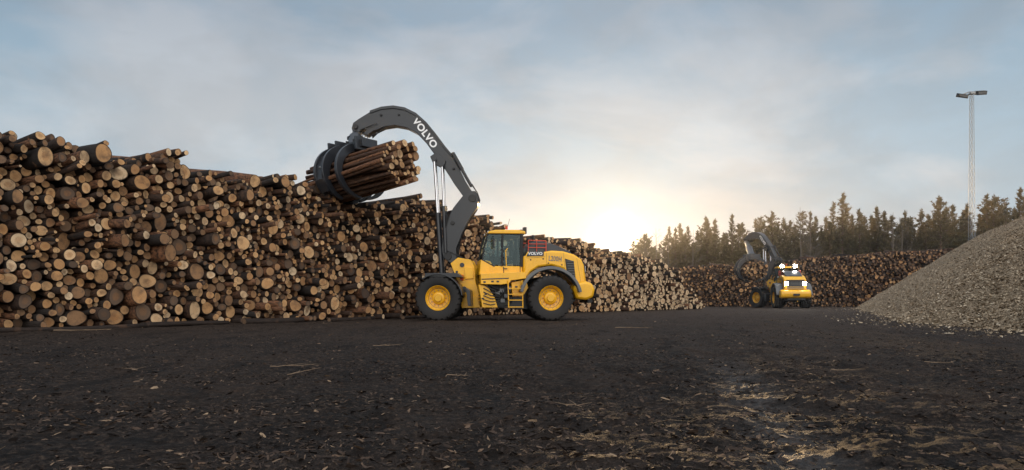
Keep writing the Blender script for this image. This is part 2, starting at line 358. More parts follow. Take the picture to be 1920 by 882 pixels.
def pack(s0,s1,Hf,rf,seed):
    r=random.Random(seed); ds=0.025; n=int((s1-s0)/ds); sky=np.zeros(n); S=s0+ds*(np.arange(n)+.5)
    Ht=np.array([Hf(s) for s in S]); out=[]; fails=0
    while fails<400:
        open_=np.nonzero(sky<Ht-0.12)[0]
        if len(open_)==0: break
        c0=min([open_[r.randrange(len(open_))] for _ in range(3)],key=lambda i:sky[i])
        rad=rf(r,S[c0],sky[c0]); w=int(rad/ds)
        lo=max(w,c0-22);hi=min(n-w-1,c0+22)
        if hi<=lo: fails+=1; continue
        off=np.arange(-w,w+1); prof=np.sqrt(np.maximum(rad*rad-(off*ds)**2,0))
        ii=np.arange(lo,hi+1); zz=(sky[ii[:,None]+off[None]]+prof[None]).max(1)
        k=int(np.argmin(zz+0.06*np.array([r.random() for _ in ii]))); zc=zz[k]; ci=ii[k]
        ok=zc+rad*0.4<=Ht[ci]+0.15
        if ok:
            out.append((S[ci],zc,rad)); sky[ci+off]=np.maximum(sky[ci+off],zc+prof)
        else:
            fails+=1
            if fails%4==0: sky[max(0,ci-3):ci+4]=np.maximum(sky[max(0,ci-3):ci+4],Ht[ci])
    return out,sky,S
A=Vector((-13.9,19.6,0)); T1=Vector((0.616,0.788,0)); N1=Vector((0.788,-0.616,0))
tp=[(-400,262),(0,268),(60,274),(120,270),(190,292),(230,314),(280,308),(330,292),(360,304),(385,332),(440,338),(500,342),(560,344),(610,359),(680,390),(730,390),(800,372),(812,378),(850,402),(915,414),(960,437),(1020,454),(1100,456),(1130,474),(1180,482),(1225,490),(1255,502),(1290,545),(1318,577)]
def Hmain(s):
    p=A+T1*s; px=960+F*p.x/p.y; y=np.interp(px,[a for a,b in tp],[b for a,b in tp]); return max(0.03,H+(HY-y)*p.y/F)
def rmain(r,s,z):
    mu=np.interp(s,[-5,3,9,20],[.110,.104,.088,.084])*(1.15 if z<1.8 else 0.95)
    v=math.exp(r.gauss(math.log(mu),0.44)); return min(0.28,max(0.040,v))
pk,sky_,SS=pack(-5.0,49.0,Hmain,rmain,5)
logs=[]
for (s,zc,rad) in pk:
    hm=Hmain(s); top=zc>hm-0.6
    lean=-0.05*zc-0.12*max(0,zc-hm+1.2)
    clump=0.36*noise.noise(Vector((s*0.8,zc*1.1,2.0)))
    sd=float(np.interp(s,[0,20,40],[.22,.18,.12]))
    pr=lean+clump+max(-0.7,min(0.6,rr.gauss(0,sd)))+(rr.uniform(0.2,0.7) if rr.random()<(0.32 if top else 0.06) else 0)
    f=A+T1*s+N1*pr; f.z=zc+0.02
    lt=float(np.interp(s,[0,8,20,40],[.12,.08,-.12,-.45]))
    loc_y=0.12*noise.noise(Vector((s*0.5,zc*0.8,7.0)))
    ax=(-N1-T1*(lt+loc_y+rr.gauss(0,0.07))+Vector((0,0,1))*(rr.gauss(0.0,0.045)+.08*noise.noise(Vector((s*0.6,zc*0.7,17.0))))+(Vector((0,0,rr.uniform(-.14,.10))) if top else Vector((0,0,0)))).normalized()
    logs.append((f,ax,rad*0.95,s))
for i in range(140):
    s=rr.uniform(-3,42); zt=sky_[int((s+5)/0.025)]; rad=rr.uniform(.06,.13)
    f=A+T1*s+N1*rr.uniform(-1.0,.25); f.z=zt+rad*rr.uniform(.3,1.3)
    ax=(-N1+T1*rr.gauss(-.12,0.11)+Vector((0,0,rr.gauss(-0.05,0.05)))).normalized(); logs.append((f,ax,rad,s))
print('main logs',len(logs))
def key(l):
    f=l[0]; px=960+F*f.x/f.y
    return -l[2]/f.length if 0<px<1920 else 1
logs.sort(key=key)
NI=235
for i,(f,ax,rad,s) in enumerate(logs[:NI]):
    tt=tint(); ob=log_mesh('log',[(log_geo(f,ax,rad,4.4,20,6,rr),tt)],f)
    kind='pale' if tt[0]<0.35 else ('tan' if tt[0]<0.65 else 'weathered brown')
    ob['label']='%s %s log with cut end in stacked timber wall'%('thick' if rad>0.19 else 'stacked',kind); ob['category']='log'; ob['group']='logs stacked in the timber wall'
rest=[(log_geo(f,ax,rad,4.2,(14 if f.y<32 else 10),3,rr),tint(min(.9,max(0,(s-18)*.05)))) for f,ax,rad,s in logs[NI:]]  # far-end logs tinted paler: pale wood, plus sun glare painted into the colour
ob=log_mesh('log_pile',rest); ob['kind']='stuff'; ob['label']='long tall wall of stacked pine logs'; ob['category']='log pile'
# far pile
FA=Vector((15.2,71,0)); FB=Vector((46,67,0)); FT=(FB-FA).normalized(); FN=Vector((FT.y,-FT.x,0))
tf_=[(1200,515),(1262,505),(1300,501),(1350,497),(1390,500),(1420,498),(1480,491),(1540,484),(1600,481),(1660,475),(1730,471),(1800,468)]
def Hfar(s):
    p=FA+FT*s; px=960+F*p.x/p.y; y=np.interp(px,[a for a,b in tf_],[b for a,b in tf_]); return H+(HY-y)*p.y/F
pk2,_,_=pack(0,31,Hfar,lambda r,s,z:min(0.24,max(0.055,math.exp(r.gauss(math.log(0.095),0.35)))),9)
it=[]
for (s,zc,rad) in pk2:
    f=FA+FT*s+FN*(-.1*zc+.6*noise.noise(Vector((s*.6,zc,5)))+max(-.5,min(.7,rr.gauss(0,0.3)))); f.z=zc
    t=tint(-.27); t=(t[0],t[1],min(1,t[2]+.1))
    it.append((log_geo(f,(-FN+FT*rr.gauss(0,.12)+Vector((0,0,rr.gauss(0,.05)))).normalized(),rad*.92,4.0,9,3,rr),t))
ob=log_mesh('log_stack',it); ob['kind']='stuff'; ob['label']='distant stack of pine logs before the forest'; ob['category']='log pile'
print('far logs',len(it))
for i in range(6):
    s=-3.5+i*3.5+rr.uniform(-.5,.5); p=A+T1*s+N1*(0.60+rr.uniform(-0.2,0.5)); 
    ax=(T1+N1*rr.uniform(-.09,.09)).normalized(); rad=rr.uniform(0.08,0.15); p.z=rad*0.6
    ob=log_mesh('log',[(log_geo(p,ax,rad,rr.uniform(2.2,3.9),14,7,rr),(0.8,0.2,0.05))],p); ob['label']='dark muddy log lying along foot of timber wall'; ob['category']='log'; ob['group']='bearer logs under the timber wall'

def bundle(center,axis,R,L,rad0,sd,nmax=50,jit=.24):
    r=random.Random(sd); u=Vector((0,0,1)).cross(axis).normalized(); w=axis.cross(u); pts=[]
    for tr in range(14000):
        rad=min(.17,max(.055,math.exp(r.gauss(math.log(rad0),.28)))); a=r.random()*6.28; q=math.sqrt(r.random())*(R-rad*0.6)
        x=q*math.cos(a)*1.12; z=q*math.sin(a)*0.92
        if tr>6000: rad=0.05+0.025*r.random()
        if all((x-b[0])**2+(z-b[1])**2>((rad+b[2])*0.88)**2 for b in pts): pts.append((x,z,rad))
        if len(pts)>=nmax: break
    out=[]
    for x,z,rad in pts:
        f=center+axis*(L/2+r.gauss(0,jit))+u*x+w*z; ax=(-axis+u*(r.gauss(0,.022)-x*0.02)+w*(r.gauss(0,.022)-z*0.02)).normalized()
        out.append((f,ax,rad))
    return out
AX=Vector((0.8,-0.6,0.10)).normalized()
BC=Vector((-6.05,28.05,5.62))
for f,ax,rad in bundle(BC,AX,0.88,5.0,0.10,3,58,.2):
    t=tint(); t=(t[0]*.8,t[1],min(1,t[2]+0.30)); ob=log_mesh('log',[(log_geo(f,ax,rad,5.0+rr.uniform(-.6,.5),16,6,rr),t)],f)
    ob['label']='reddish brown log held in the raised grapple'; ob['category']='log'; ob['group']='logs held in the grapple'

# ------------------------------------------------------------ loader
def build_loader(loc,rz,fyaw,ryaw,boom_tf,grap_c_world,grap_axis_world,lit,label,far=False):
    X0=(925-960)*28.8/F; Y0=28.8
    L=empty('log_loader',loc,rz); L['label']=label; L['category']='wheel loader'
    def LP(px,py,yl):
        D=Y0+yl; return Vector(((px-960)*D/F-X0,yl,H-(py-HY)*D/F))
    RF=Matrix.Rotation(ryaw,4,'Z'); FF=Matrix.Rotation(fyaw,4,'Z')
    def PR(mb,pts,y0,y1,mi=0): mb.prof([LP(a,b,y0) for a,b in pts],(0,y1-y0,0),mi)
    def PR1(mb,pts,y0,y1,s,mi=0):
        P_=[LP(a,b,y0) for a,b in pts]
        if s<0: mb.prof(P_,(0,y1-y0,0),mi)
        else: mb.prof([Vector((p.x,-p.y,p.z)) for p in P_],(0,-(y1-y0),0),mi)
    def PR2(mb,pts,y0,y1,mi=0):
        for s in (-1,1): PR1(mb,pts,y0,y1,s,mi)
    def wheel(px,py,side,M):
        p=LP(px,py,-1.1); c=Vector((p.x,side*1.1,0.875)); s=side
        h=MB(); h.lathe(c,[(0.0,s*.24),(0.13,s*.24),(0.15,s*.20),(0.15,s*.05)],24,0)
        for k in range(12):
            a=k*math.pi/6; q=c+Vector((0.30*math.cos(a),s*0.10,0.30*math.sin(a))); h.tube([q,q+Vector((0,s*0.05,0))],0.02,1,6)
        w=h.obj('wheel',[M_Y,M_G2],L,M)
        t=MB(); R=0.875
        pr=[(.47,-.27),(.50,-.30),(.58,-.335),(.70,-.35),(.79,-.345),(.835,-.325),(R,-.27),(R,-.14),(R,-.03),(R-.05,0.0),(R,.03),(R,.14),(R,.27),(.835,.325),(.79,.345),(.70,.35),(.58,.335),(.50,.30),(.47,.27)]
        def fn(r,y,k):
            kk=(k+(2 if y>0 else 0)+int(abs(y)*6))%4
            return r-(0.05 if (r>0.8 and abs(y)>0.02 and kk==0) else 0)
        t.lathe(c,pr,96,0,fn); t.obj('tyre',[M_T],w,M,sharp=0.5)
        r_=MB(); r_.lathe(c,[(.49,s*.275),(.475,s*.29),(.455,s*.27),(.44,s*.20),(.40,s*.17),(.385,s*.08),(.26,s*.06),(.24,s*.14),(.20,s*.17),(.13,s*.17)],56,0)
        r_.lathe(c,[(.385,s*.083),(.375,s*.083),(.37,s*.072)],40,1)
        for k in range(16):
            a=(k+.5)*math.pi/8; q=c+Vector((0.425*math.cos(a),s*0.19,0.425*math.sin(a))); r_.tube([q,q+Vector((0,s*0.02,0))],0.012,1,6)
        r_.obj('rim',[M_Y,M_G2],w,M,sharp=0.7)
    for sd in (-1,1):
        wheel(826,561,sd,FF); wheel(1025,560,sd,RF)
    m=MB()
    fr=[(846,494),(860,483),(884,487),(891,500),(893,528),(899,548),(903,574),(880,574),(868,552),(858,524)]
    PR2(m,fr,-.58,-.50,0); PR(m,[(850,500),(884,492),(888,530),(893,570),(860,572),(840,566),(812,562),(812,545),(850,535)],-.45,.45,1)
    for a,b,rad in ((868,497,.09),(872,543,.12),(858,510,.05),(884,556,.05),(886,508,.04)):
        c=LP(a,b,-.58); m.tube([c+Vector((0,.02,0)),c-Vector((0,.03,0))],rad,1,16)
    PR2(m,[(872,500),(888,502),(890,522),(874,524)],-.64,-.585,0)
    PR2(m,[(862,560),(897,556),(903,577),(868,578)],-.70,-.60,0)
    m.tube([LP(826,561,0)+Vector((0,-1.0,0)),LP(826,561,0)+Vector((0,1.0,0))],.17,1,16)
    m.obj('front_frame',[M_Y,M_G],L,FF,0.012)
    m=MB(); c=LP(868,521,-.7); m.box(c,(.12,.14,.22)); m.obj('side_lamp',[M_R],L,FF,0.02)
    def arc(m,cx,cy,r0,r1,a0,a1,y0,y1,mi,s,n=18):
        c0=LP(cx,cy,-1.1); pts=[]
        for i in range(n+1):
            a=math.radians(a0+(a1-a0)*i/n); pts.append(Vector((c0.x+r1*math.cos(a),y0,c0.z+r1*math.sin(a))))
        for i in range(n,-1,-1):
            a=math.radians(a0+(a1-a0)*i/n); pts.append(Vector((c0.x+r0*math.cos(a),y0,c0.z+r0*math.sin(a))))
        if s<0: m.prof(pts,(0,y1-y0,0),mi)
        else: m.prof([Vector((p.x,-p.y,p.z)) for p in pts],(0,-(y1-y0),0),mi)
    for s_ in (-1,1):
        m=MB()
        arc(m,826,561,.93,.985,8,128,-1.5,-.62,0,s_)
        PR1(m,[(800,512),(862,512),(872,520),(800,519)],-1.42,-.7,s_,0)
        PR1(m,[(878,540),(886,545),(888,574),(882,574)],-1.48,-.7,s_,0)
        m.obj('front_mudguard',[M_G],L,FF,0.012)
        m=MB(); arc(m,1025,560,1.12,1.24,12,168,-1.42,-.86,0,s_,24); m.obj('rear_mudguard',[M_G2],L,RF,0.02)
    m=MB()
    PR2(m,[(905,545),(985,538),(1075,540),(1078,566),(1000,572),(985,580),(905,576)],-.62,-.52,1)
    PR(m,[(910,548),(1070,540),(1072,566),(912,572)],-.5,.5,1)
    m.tube([LP(1025,560,0)+Vector((0,-1.0,0)),LP(1025,560,0)+Vector((0,1.0,0))],.18,1,16)
    m.box((0,0,1.0),(.5,.5,1.0),1)
    m.obj('rear_frame',[M_Y,M_G],L,RF,0.012)
    m=MB()
    PR2(m,[(893,514),(976,510),(980,522),(950,526),(946,532),(930,534),(893,533)],-1.22,-.55,0)
    PR2(m,[(890,534),(906,536),(920,558),(926,577),(897,577)],-1.08,-.6,0)
    PR2(m,[(952,530),(980,524),(984,540),(974,556),(954,556)],-1.05,-.6,0)
    PR2(m,[(894,523),(946,521),(946,523),(894,525)],-1.235,-1.21,1)
    for a,b in ((900,529),(915,528),(925,528),(898,560),(903,552),(961,538),(968,546)): 
        c=LP(a,b,-1.23 if b<532 else -1.09); m.box(c,(.1,.03,.06),1)
    m.obj('platform',[M_Y,M_G],L,RF,0.015)
    m=MB()
    for px in (944,971):
        m.tube([LP(px,526,-1.28),LP(px+1,578,-1.32)],.022,0,8)
    for py in (541,552,563,576): m.box((LP(957.5,py,-1.28)),(.56,.2,.03),0)
    m.tube([LP(941,500,-1.25),LP(940,470,-1.22),LP(944,466,-1.15)],.018,0,8)
    m.tube([LP(978,505,-1.25),LP(979,478,-1.22),LP(984,472,-1.1)],.018,0,8)
    m.obj('ladder',[M_Y],L,RF)
    m=MB()
    for i in range(15):
        x=919+i*2.2+random.uniform(-.5,.5)
        m.tube([LP(x,534,-.95),LP(x+random.uniform(-4,4),548,-1.05+random.random()*.1),LP(x+random.uniform(-6,6),560,-.95),LP(x+random.uniform(-10,4),573,-.7)],.022,0,6)
    PR2(m,[(920,534),(948,530),(952,572),(926,574)],-.9,-.6,0)
    for a,b in ((934,545),(943,555),(936,564),(948,541),(926,550)): m.box(LP(a,b,-.95),(.16,.12,.14),1)
    for i in range(7): m.tube([LP(893,530+i*6,-.7),LP(900,527+i*7,-1.12),LP(912,536+i*6,-1.16),LP(930,545+i*4,-.98)],.02,0,6)
    m.obj('hydraulic_hoses',[M_K,M_G2],L,RF)
    # cab
    hw=.78
    m=MB()
    PR(m,[(896,487),(914,490),(920,499),(975,499),(976,515),(893,516)],-hw,hw,0)
    cab=m.obj('cab',[M_Y],L,RF,0.03)
    m=MB(); PR(m,[(908,438),(912,433.5),(924,431),(968,430.5),(980,433),(981,438)],-hw-.05,hw+.05,0); m.obj('roof',[M_Y],cab,RF,.03)
    m=MB(); PR(m,[(938,500),(939,513),(971,512),(971,500),(970,501.2),(970,511),(940,512),(940,501.2)],-hw-.012,-hw+.01,0); m.box(LP(943,504,-hw-.03),(.12,.04,.03),0); m.obj('door_seam',[M_K],cab,RF)
    for s_ in (-1,1):
        for p,q,r_ in (((910,438),(903,462),.035),((903,462),(899,488),.035),((937,438),(936,499),.05),((973,438),(973,500),.075),((898,487),(922,500),.03),((908,439),(978,439),.035)):
            m=MB(); a=LP(*p,-hw+.02);b=LP(*q,-hw+.02); a.y*=-s_;b.y*=-s_; m.tube([a,b],r_,0,8); m.obj('cab_pillar',[M_K],cab,RF)
    def pane(build):
        m=MB(); build(m); m.obj('window',[M_GL],cab,RF,smooth=False,sharp=None)
    def flat(m,pts,y):
        m.add([(lambda p:(p.x,y,p.z))(LP(a,b,-hw)) for a,b in pts],[tuple(range(len(pts)))])
    for y in (-hw,hw-.05):
        pane(lambda m:flat(m,[(909.5,439),(935,439),(935,498),(921,498),(900,487),(903.5,462)],y))
        pane(lambda m:flat(m,[(939,439),(971,439),(971,498),(939,498)],y))
    def quad(m,p,q,y0,y1):
        a=LP(*p,-hw);b=LP(*q,-hw); m.add([(a.x,y0,a.z),(a.x,y1,a.z),(b.x,y1,b.z),(b.x,y0,b.z)],[(0,1,2,3)])
    pane(lambda m:(quad(m,(910,439),(903,462),-.72,.72),quad(m,(903,462),(899.5,487),-.72,.72))); pane(lambda m:quad(m,(976,440),(976,490),-.7,.7))
    m=MB(); c=LP(948,492,0); m.box(c,(.5,.5,.14)); m.box(c+Vector((.24,0,.38)),(.14,.46,.7)); m.box(c+Vector((.24,0,.8)),(.1,.28,.18)); m.box(c+Vector((0,-.36,.18)),(.4,.1,.1)); m.box(c+Vector((0,.36,.18)),(.4,.1,.1))
    m.box(c+Vector((.45,0,.1)),(.12,1.2,.75)); m.box(c+Vector((-.35,.55,.1)),(.9,.2,.35)); 
    m.obj('seat',[M_S],cab,RF,0.04)
    m=MB(); PR(m,[(914,440),(972,440),(972,443),(914,443)],-.7,.7,0); PR(m,[(902,480),(912,480),(918,498),(903,488)],-.5,.5,0); m.obj('cab_lining',[M_K],cab,RF,.01)
    m=MB(); c=LP(918,478,0); m.tube([LP(912,495,0),c],.04,0,8)
    ring=[c+Matrix.Rotation(.5,3,'Y')@Vector((.19*math.cos(a),.19*math.sin(a),.03)) for a in np.linspace(0,2*math.pi,17)]; m.tube(ring,.015,0,6)
    m.obj('steering_wheel',[M_K],cab,RF)
    for s_ in (-1,1):
        m=MB(); a=LP(921,441,-hw); a.y=s_*(hw+.02); b=a+Vector((-.05,s_*.28,-.05)); m.tube([a,b,b+Vector((0,0,-.3))],.014,0,6); m.box(b+Vector((0,0,-.30)),(.06,.2,.34),0)
        m.obj('mirror',[M_K],L,RF,0.015)
        m=MB(); a=LP(915,436,-hw); a.y=s_*(hw-.1); m.box(a+Vector((-.04,0,.02)),(.1,.18,.12),0); m.box(a+Vector((-.1,0,.02)),(.02,.14,.09),1); m.obj('work_lamp',[M_K,M_LO],L,RF,0.01)
        m=MB(); a=LP(978,434,-hw); a.y=s_*(hw-.25); m.box(a+Vector((.06,0,.06)),(.12,.30,.26),0); m.box(a+Vector((.13,0,.06)),(.02,.27,.23),1); m.obj('work_lamp',[M_K,M_L if lit else M_LO],L,RF,0.01)
    m=MB(); a=LP(950,430,0); m.tube([a,a+Vector((0,0,.12))],.05,0,12); m.obj('beacon',[M_R,M_K],L,RF)
    m=MB(); b=LP(953,431,.4); m.tube([b,b+Vector((.12,0,.45))],.008,0,5); m.obj('antenna',[M_K],L,RF)
    # hood
    m=MB()
    PR(m,[(976,480),(1000,474.5),(1030,469),(1052,470),(1074,476),(1088,485),(1094,497),(1098,530),(1078,532),(1066,520),(1052,503),(1030,497),(1005,500),(990,510),(983,524),(976,524)],-.88,.88,0)
    hood=m.obj('hood',[M_Y],L,RF,0.07)
    m=MB()
    for s_ in (-1,1):
        for p,q in (((1020,474),(1021,497)),((1053,473),(1056,503)),((984,484),(1018,481)),((1079,483),(1087,529))):
            a=LP(*p,-.88);b=LP(*q,-.88);a.y*=-s_;b.y*=-s_; m.tube([a,b],.006,0,4)
        for p in ((1024,493),(1050,496),(990,487),(1014,485)):
            a=LP(*p,-.882);a.y*=-s_; m.box(a,(.05,.015,.05))
    m.obj('panel_seam',[M_K],hood,RF)
    m=MB()
    PR(m,[(982,482),(983,466),(992,453),(1010,451),(1026,454),(1046,461),(1070,472),(1070,480)],-.66,.66,0)
    m.tube([LP(1002,455,.2),LP(1002,440,.2)],.07,1,16); m.tube([LP(990,458,-.3),LP(990,446,-.3)],.10,1,16)
    m.obj('engine_cover',[M_G,M_K],hood,RF,0.04)
    m=MB(); PR1(m,[(982,471),(1015,471.5),(1015,479),(982,480)],-.92,-.86,-1,0); m.obj('name_panel',[M_G],hood,RF,0.006)
    for s_ in (-1,1):
        m=MB(); PR1(m,[(1056,484),(1073,489),(1077,524),(1068,518),(1059,506)],-.90,-.86,s_,0)
        for i in range(7):
            q=LP(1066+i*.6,489+i*4.6,-.905); m.box((q.x,q.y*-s_,q.z),(.30-.015*i,.02,.025),1)
        m.obj('side_grille',[M_K,M_G2],hood,RF,0.006)
    m=MB(); a=LP(1093,505,-.9)
    for i in range(9): m.box((a.x+.03+.012*i,0,2.25-.11*i),(.05,1.3,.05),1)
    m.box((a.x+.03,0,1.8),(.07,1.4,1.05),0)
    m.obj('grille',[M_K,M_G2],hood,RF,0.006)
    def txt(name,s,size,mat,px,py,y,ang,M,par,bold=.012,sx=1):
        p=LP(px,py,y); Mx=M@Matrix.Translation(p)@Matrix.Rotation(ang,4,'Y')@Matrix.Rotation(math.radians(90),4,'X'); return text(name,s,size,mat,Mx,par,bold,sx)
    txt('lettering','VOLVO',.15,M_W,998.5,475.3,-.924,0.0,RF,hood,.03,1.08)
    txt('lettering','L200H',.27,M_G2,1037,485,-.884,0.07,RF,hood,.025,.68)
    m=MB()
    for s_ in (-1,1):
        P_=[]
        for a,b in ((986,470),(986,450),(1020,451),(1020,471)):
            q=LP(a,b,-.8); q.y*=-s_; P_.append(q)
        m.tube(P_[:2],.016,0,8);m.tube(P_[2:],.016,0,8);m.tube(P_[1:3],.016,0,8)
        for bb in (457,464):
            q=LP(986,bb,-.8);r=LP(1020,bb,-.8);q.y*=-s_;r.y*=-s_; m.tube([q,r],.013,0,8)
        q=LP(1002,450,-.8);r=LP(1002,471,-.8);q.y*=-s_;r.y*=-s_; m.tube([q,r],.012,0,8)
    m.obj('guard_rail',[M_R],L,RF)
    m=MB()
    PR(m,[(1070,540),(1078,530),(1096,527),(1108,531),(1113,543),(1110,558),(1096,563),(1076,561)],-1.18,1.18,0)
    m.obj('counterweight',[M_Y],L,RF,0.10)
    m=MB(); a=LP(1100,545,0)
    m.box((a.x+.22,0,1.12),(.08,.5,.16),0); m.box((a.x+.05,0,.75),(.2,1.4,.14),0); m.obj('tow_hitch',[M_K],L,RF,.01)
    for s_ in (-1,1):
        m=MB(); a=LP(1090,497,-.8); m.box((a.x+.05,s_*.70,a.z-.15),(.12,.32,.32),0); m.box((a.x+.12,s_*.70,a.z-.15),(.02,.27,.27),1); m.obj('headlight',[M_K,M_L if lit else M_LO],L,RF,.01)
    # ---- boom
    B=boom_tf
    def PB(mb,pts,y0,y1,mi=0): mb.prof([LP(*B(a,b),y0) for a,b in pts],(0,y1-y0,0),mi)
    m=MB()
    arm=[(866,370),(850,390),(840,410),(832,438),(828,466),(832,484),(846,494),(858,490),(856,466),(868,436),(884,406),(897,388),(898,372),(890,358),(876,358)]
    for s_ in (-1,1): PB(m,arm,s_*.34-.05,s_*.34+.05,0)
    PB(m,[(868,376),(846,408),(838,440),(850,445),(862,420),(886,390)],-.28,.28,1)
    for a,b,r_ in ((888,374,.16),(842,482,.15),(851,420,.08)):
        c=LP(*B(a,b),0); m.tube([c+Vector((0,-.44,0)),c+Vector((0,.44,0))],r_,1,18)
    m.obj('lift_arm',[M_G,M_K],L,FF,0.015)
    m=MB()
    up=[(655,236),(658,226),(668,219),(690,206),(712,199),(735,197),(757,201),(778,212),(797,229),(815,251),(832,274),(847,292),(860,314),(873,340),(887,362),(892,374),(886,384),(878,384),(868,367),(852,345),(835,318),(815,288),(799,263),(781,245),(760,234),(738,230),(716,233),(700,240),(684,251),(676,248),(684,240),(676,238),(668,246),(658,246)]
    PB(m,up,-.22,.22,0)
    PB(m,[(690,203),(712,196),(735,194),(757,198),(779,209),(799,227),(817,249),(834,272),(849,290),(847,294),(832,277),(815,254),(797,232),(778,215),(757,204),(735,200),(712,202),(690,209)],-.26,.26,0)
    PB(m,[(700,238),(716,231),(738,228),(760,232),(781,243),(800,262),(815,285),(814,288),(798,266),(780,247),(760,236.5),(738,232),(716,235),(700,242)],-.255,.255,0)
    for a,b,r_ in ((665,236,.11),(714,215,.05),(748,215,.04),(822,298,.13),(884,374,.13),(852,318,.05)):
        c=LP(*B(a,b),0); m.tube([c+Vector((0,-.29,0)),c+Vector((0,.29,0))],r_,1,18)
    PB(m,[(806,292),(818,284),(836,300),(832,316),(812,306)],-.32,-.22,0); PB(m,[(806,292),(818,284),(836,300),(832,316),(812,306)],.22,.32,0)
    boom=m.obj('boom',[M_G,M_K],L,FF,0.018)
    a0=LP(*B(774,218),-.27);a1=LP(*B(818,277),-.27)
    p=LP(*B(796,248),-.225); ang=math.atan2(a0.z-a1.z,a1.x-a0.x)
    Mx=FF@Matrix.Translation(p-Vector((0,.003,0)))@Matrix.Rotation(ang,4,'Y')@Matrix.Rotation(math.radians(90),4,'X')
    text('lettering','VOLVO',.38 if not far else .30,M_W,Mx,boom,.03,1.05)
    m=MB()
    for s_ in (-.3,.3):
        m.tube([LP(*B(848,286),s_),LP(*B(884,350),s_)],.045,0,10); m.tube([LP(*B(848,286),s_),LP(*B(866,318),s_)],.065,0,10)
    for i in range(4):
        y=-.25+.15*i
        m.tube([LP(*B(884,345),y),LP(*B(895,360+i),y-.05),LP(*B(899,376),y),LP(*B(893,392+i),y),LP(*B(876,420),y),LP(*B(862,450),y),LP(*B(858,480),y)],.022,0,6)
        m.tube([LP(*B(694,250+i*2),y),LP(*B(708,246-i),y),LP(*B(722,232),y)],.018,0,6)
        m.tube([LP(*B(672,240),y),LP(*B(682,236+i),y-.1),LP(*B(692,232+2*i),y-.12),LP(*B(704,228),y-.05)],.02,0,6)
        m.tube([LP(*B(842,400),-.42-.03*i),LP(*B(832,440),-.44),LP(*B(838,470),-.46),LP(*B(862,480),-.5),LP(880,492+i*2,-.5)],.022,0,6)
    m.obj('hydraulic_hose',[M_K],L,FF)
    for y in (-.42,.42):
        for (t0,b0,w) in (((814,298),(828,512),.08),((829,308),(836,474),.07)):
            A_=LP(*B(*t0),y); Bq=LP(*(b0 if b0[1]>500 else B(*b0)),y) ; mid=A_.lerp(Bq,.47)
            m=MB(); m.tube([mid,Bq],w,0,14); m.tube([A_,mid],w*.62,1,12); m.tube([A_+Vector((0,-.06,0)),A_+Vector((0,.06,0))],.09,0,14); m.tube([mid,mid.lerp(Bq,.04)],w*1.2,0,14)
            m.obj('lift_cylinder',[M_G,M_C],L,FF)
    # ---- grapple
    inv=(Matrix.Translation(loc)@Matrix.Rotation(rz,4,'Z')).inverted()
    C=inv@grap_c_world; a=(inv.to_3x3()@grap_axis_world).normalized(); u=Vector((0,0,1)).cross(a).normalized(); w_=a.cross(u)
    tip=FF@LP(*B(664,238),0)
    m=MB(); top=C+w_*1.12
    m.tube([tip+Vector((0,0,.06)),tip+Vector((0,0,-.22))],.10,0,16); lowr=tip.lerp(top,.5)
    m.tube([tip+Vector((0,0,-.2)),lowr],.19,0,20); m.tube([lowr,top],.28,0,20); m.tube([lowr+Vector((0,0,.04)),lowr+Vector((0,0,-.06))],.34,1,20)
    R3=Matrix((a,u,w_)).transposed()
    m.box(top-w_*.02,(1.7,.72,.28),0,R3)
    m.box(top-w_*.02-a*.85,(.08,1.2,.62),0,R3); m.box(top-w_*.02+a*.66,(.08,1.1,.5),0,R3); m.box(top-w_*.02-a*.42,(.08,1.2,.6),0,R3)
    for q in (-.5,-.2,.2,.5): m.box(top+a*q+w_*.18,(.04,.5,.2),1,R3)
    for k in range(5): m.tube([tip+Vector((0,0,-.1))+a*.1,tip+a*(.35+.03*k)+u*(-.2+.1*k)+Vector((0,0,-.25)),top+a*(.3+.04*k)+u*(-.2+.1*k)+Vector((0,0,.15))],.018,1,6)
    gr=m.obj('grapple',[M_G,M_K],L,None,0.012)
    def tine(off,th,side,a0,a1,R0,R1,mi=0):
        m=MB(); n=16; outer=[];inner=[]
        for i in range(n+1):
            t=i/n; an=math.radians(a0+(a1-a0)*t); wdt=(R1-R0)*(1-.75*t**1.5)
            for lst,r_ in ((outer,R0+wdt),(inner,R0)):
                lst.append(C+a*(off-th/2)+u*(side*r_*math.cos(an)*1.12)+w_*(r_*math.sin(an)))
        m.prof(outer+inner[::-1],a*th,mi); m.obj('tine',[M_G],gr,None,0.01)
    for side in (-1,1):
        tine(.30,.14,side,72,-82,.90,1.22); tine(-.42,.11,side,72,-66,.90,1.30); tine(-.88,.11,side,72,-66,.90,1.30)
        m=MB()
        for (b0,b1) in ((68,44),(44,20),(20,-8),(-8,-34)):
            pts=[]
            for an,r_ in ((b0,1.18),(b1,1.15),(b1,.97),(b0,1.0)):
                an=math.radians(an); pts.append(C-a*.87+u*(side*r_*math.cos(an)*1.12)+w_*(r_*math.sin(an)))
            m.prof(pts,a*.44,0)
        m.obj('shell_plate',[M_G],gr,None,.01)
        m=MB()
        q0=top+u*side*.2+w_*.05-a*.62; q1=C+u*side*1.27+w_*.25-a*.62
        m.tube([q0,q1],.06,0,10); m.tube([q0,q0.lerp(q1,.6)],.085,0,10); m.obj('grapple_cylinder',[M_G2],gr)
    return L
near_loc=Vector(((925-960)*28.8/F,28.8,0))
build_loader(near_loc,0,math.radians(-4),math.radians(8),lambda x,y:(x,y),BC,AX,False,'yellow wheel loader with tall dark arm lifting a log bundle')
floc=Vector((512*62/F,62,0)); frz=math.radians(-98)
fbc=Vector(((1410-960)*60.5/F,60.5,H+(HY-508)*60.5/F)); fax=Vector((-0.15,-0.98,0)).normalized()
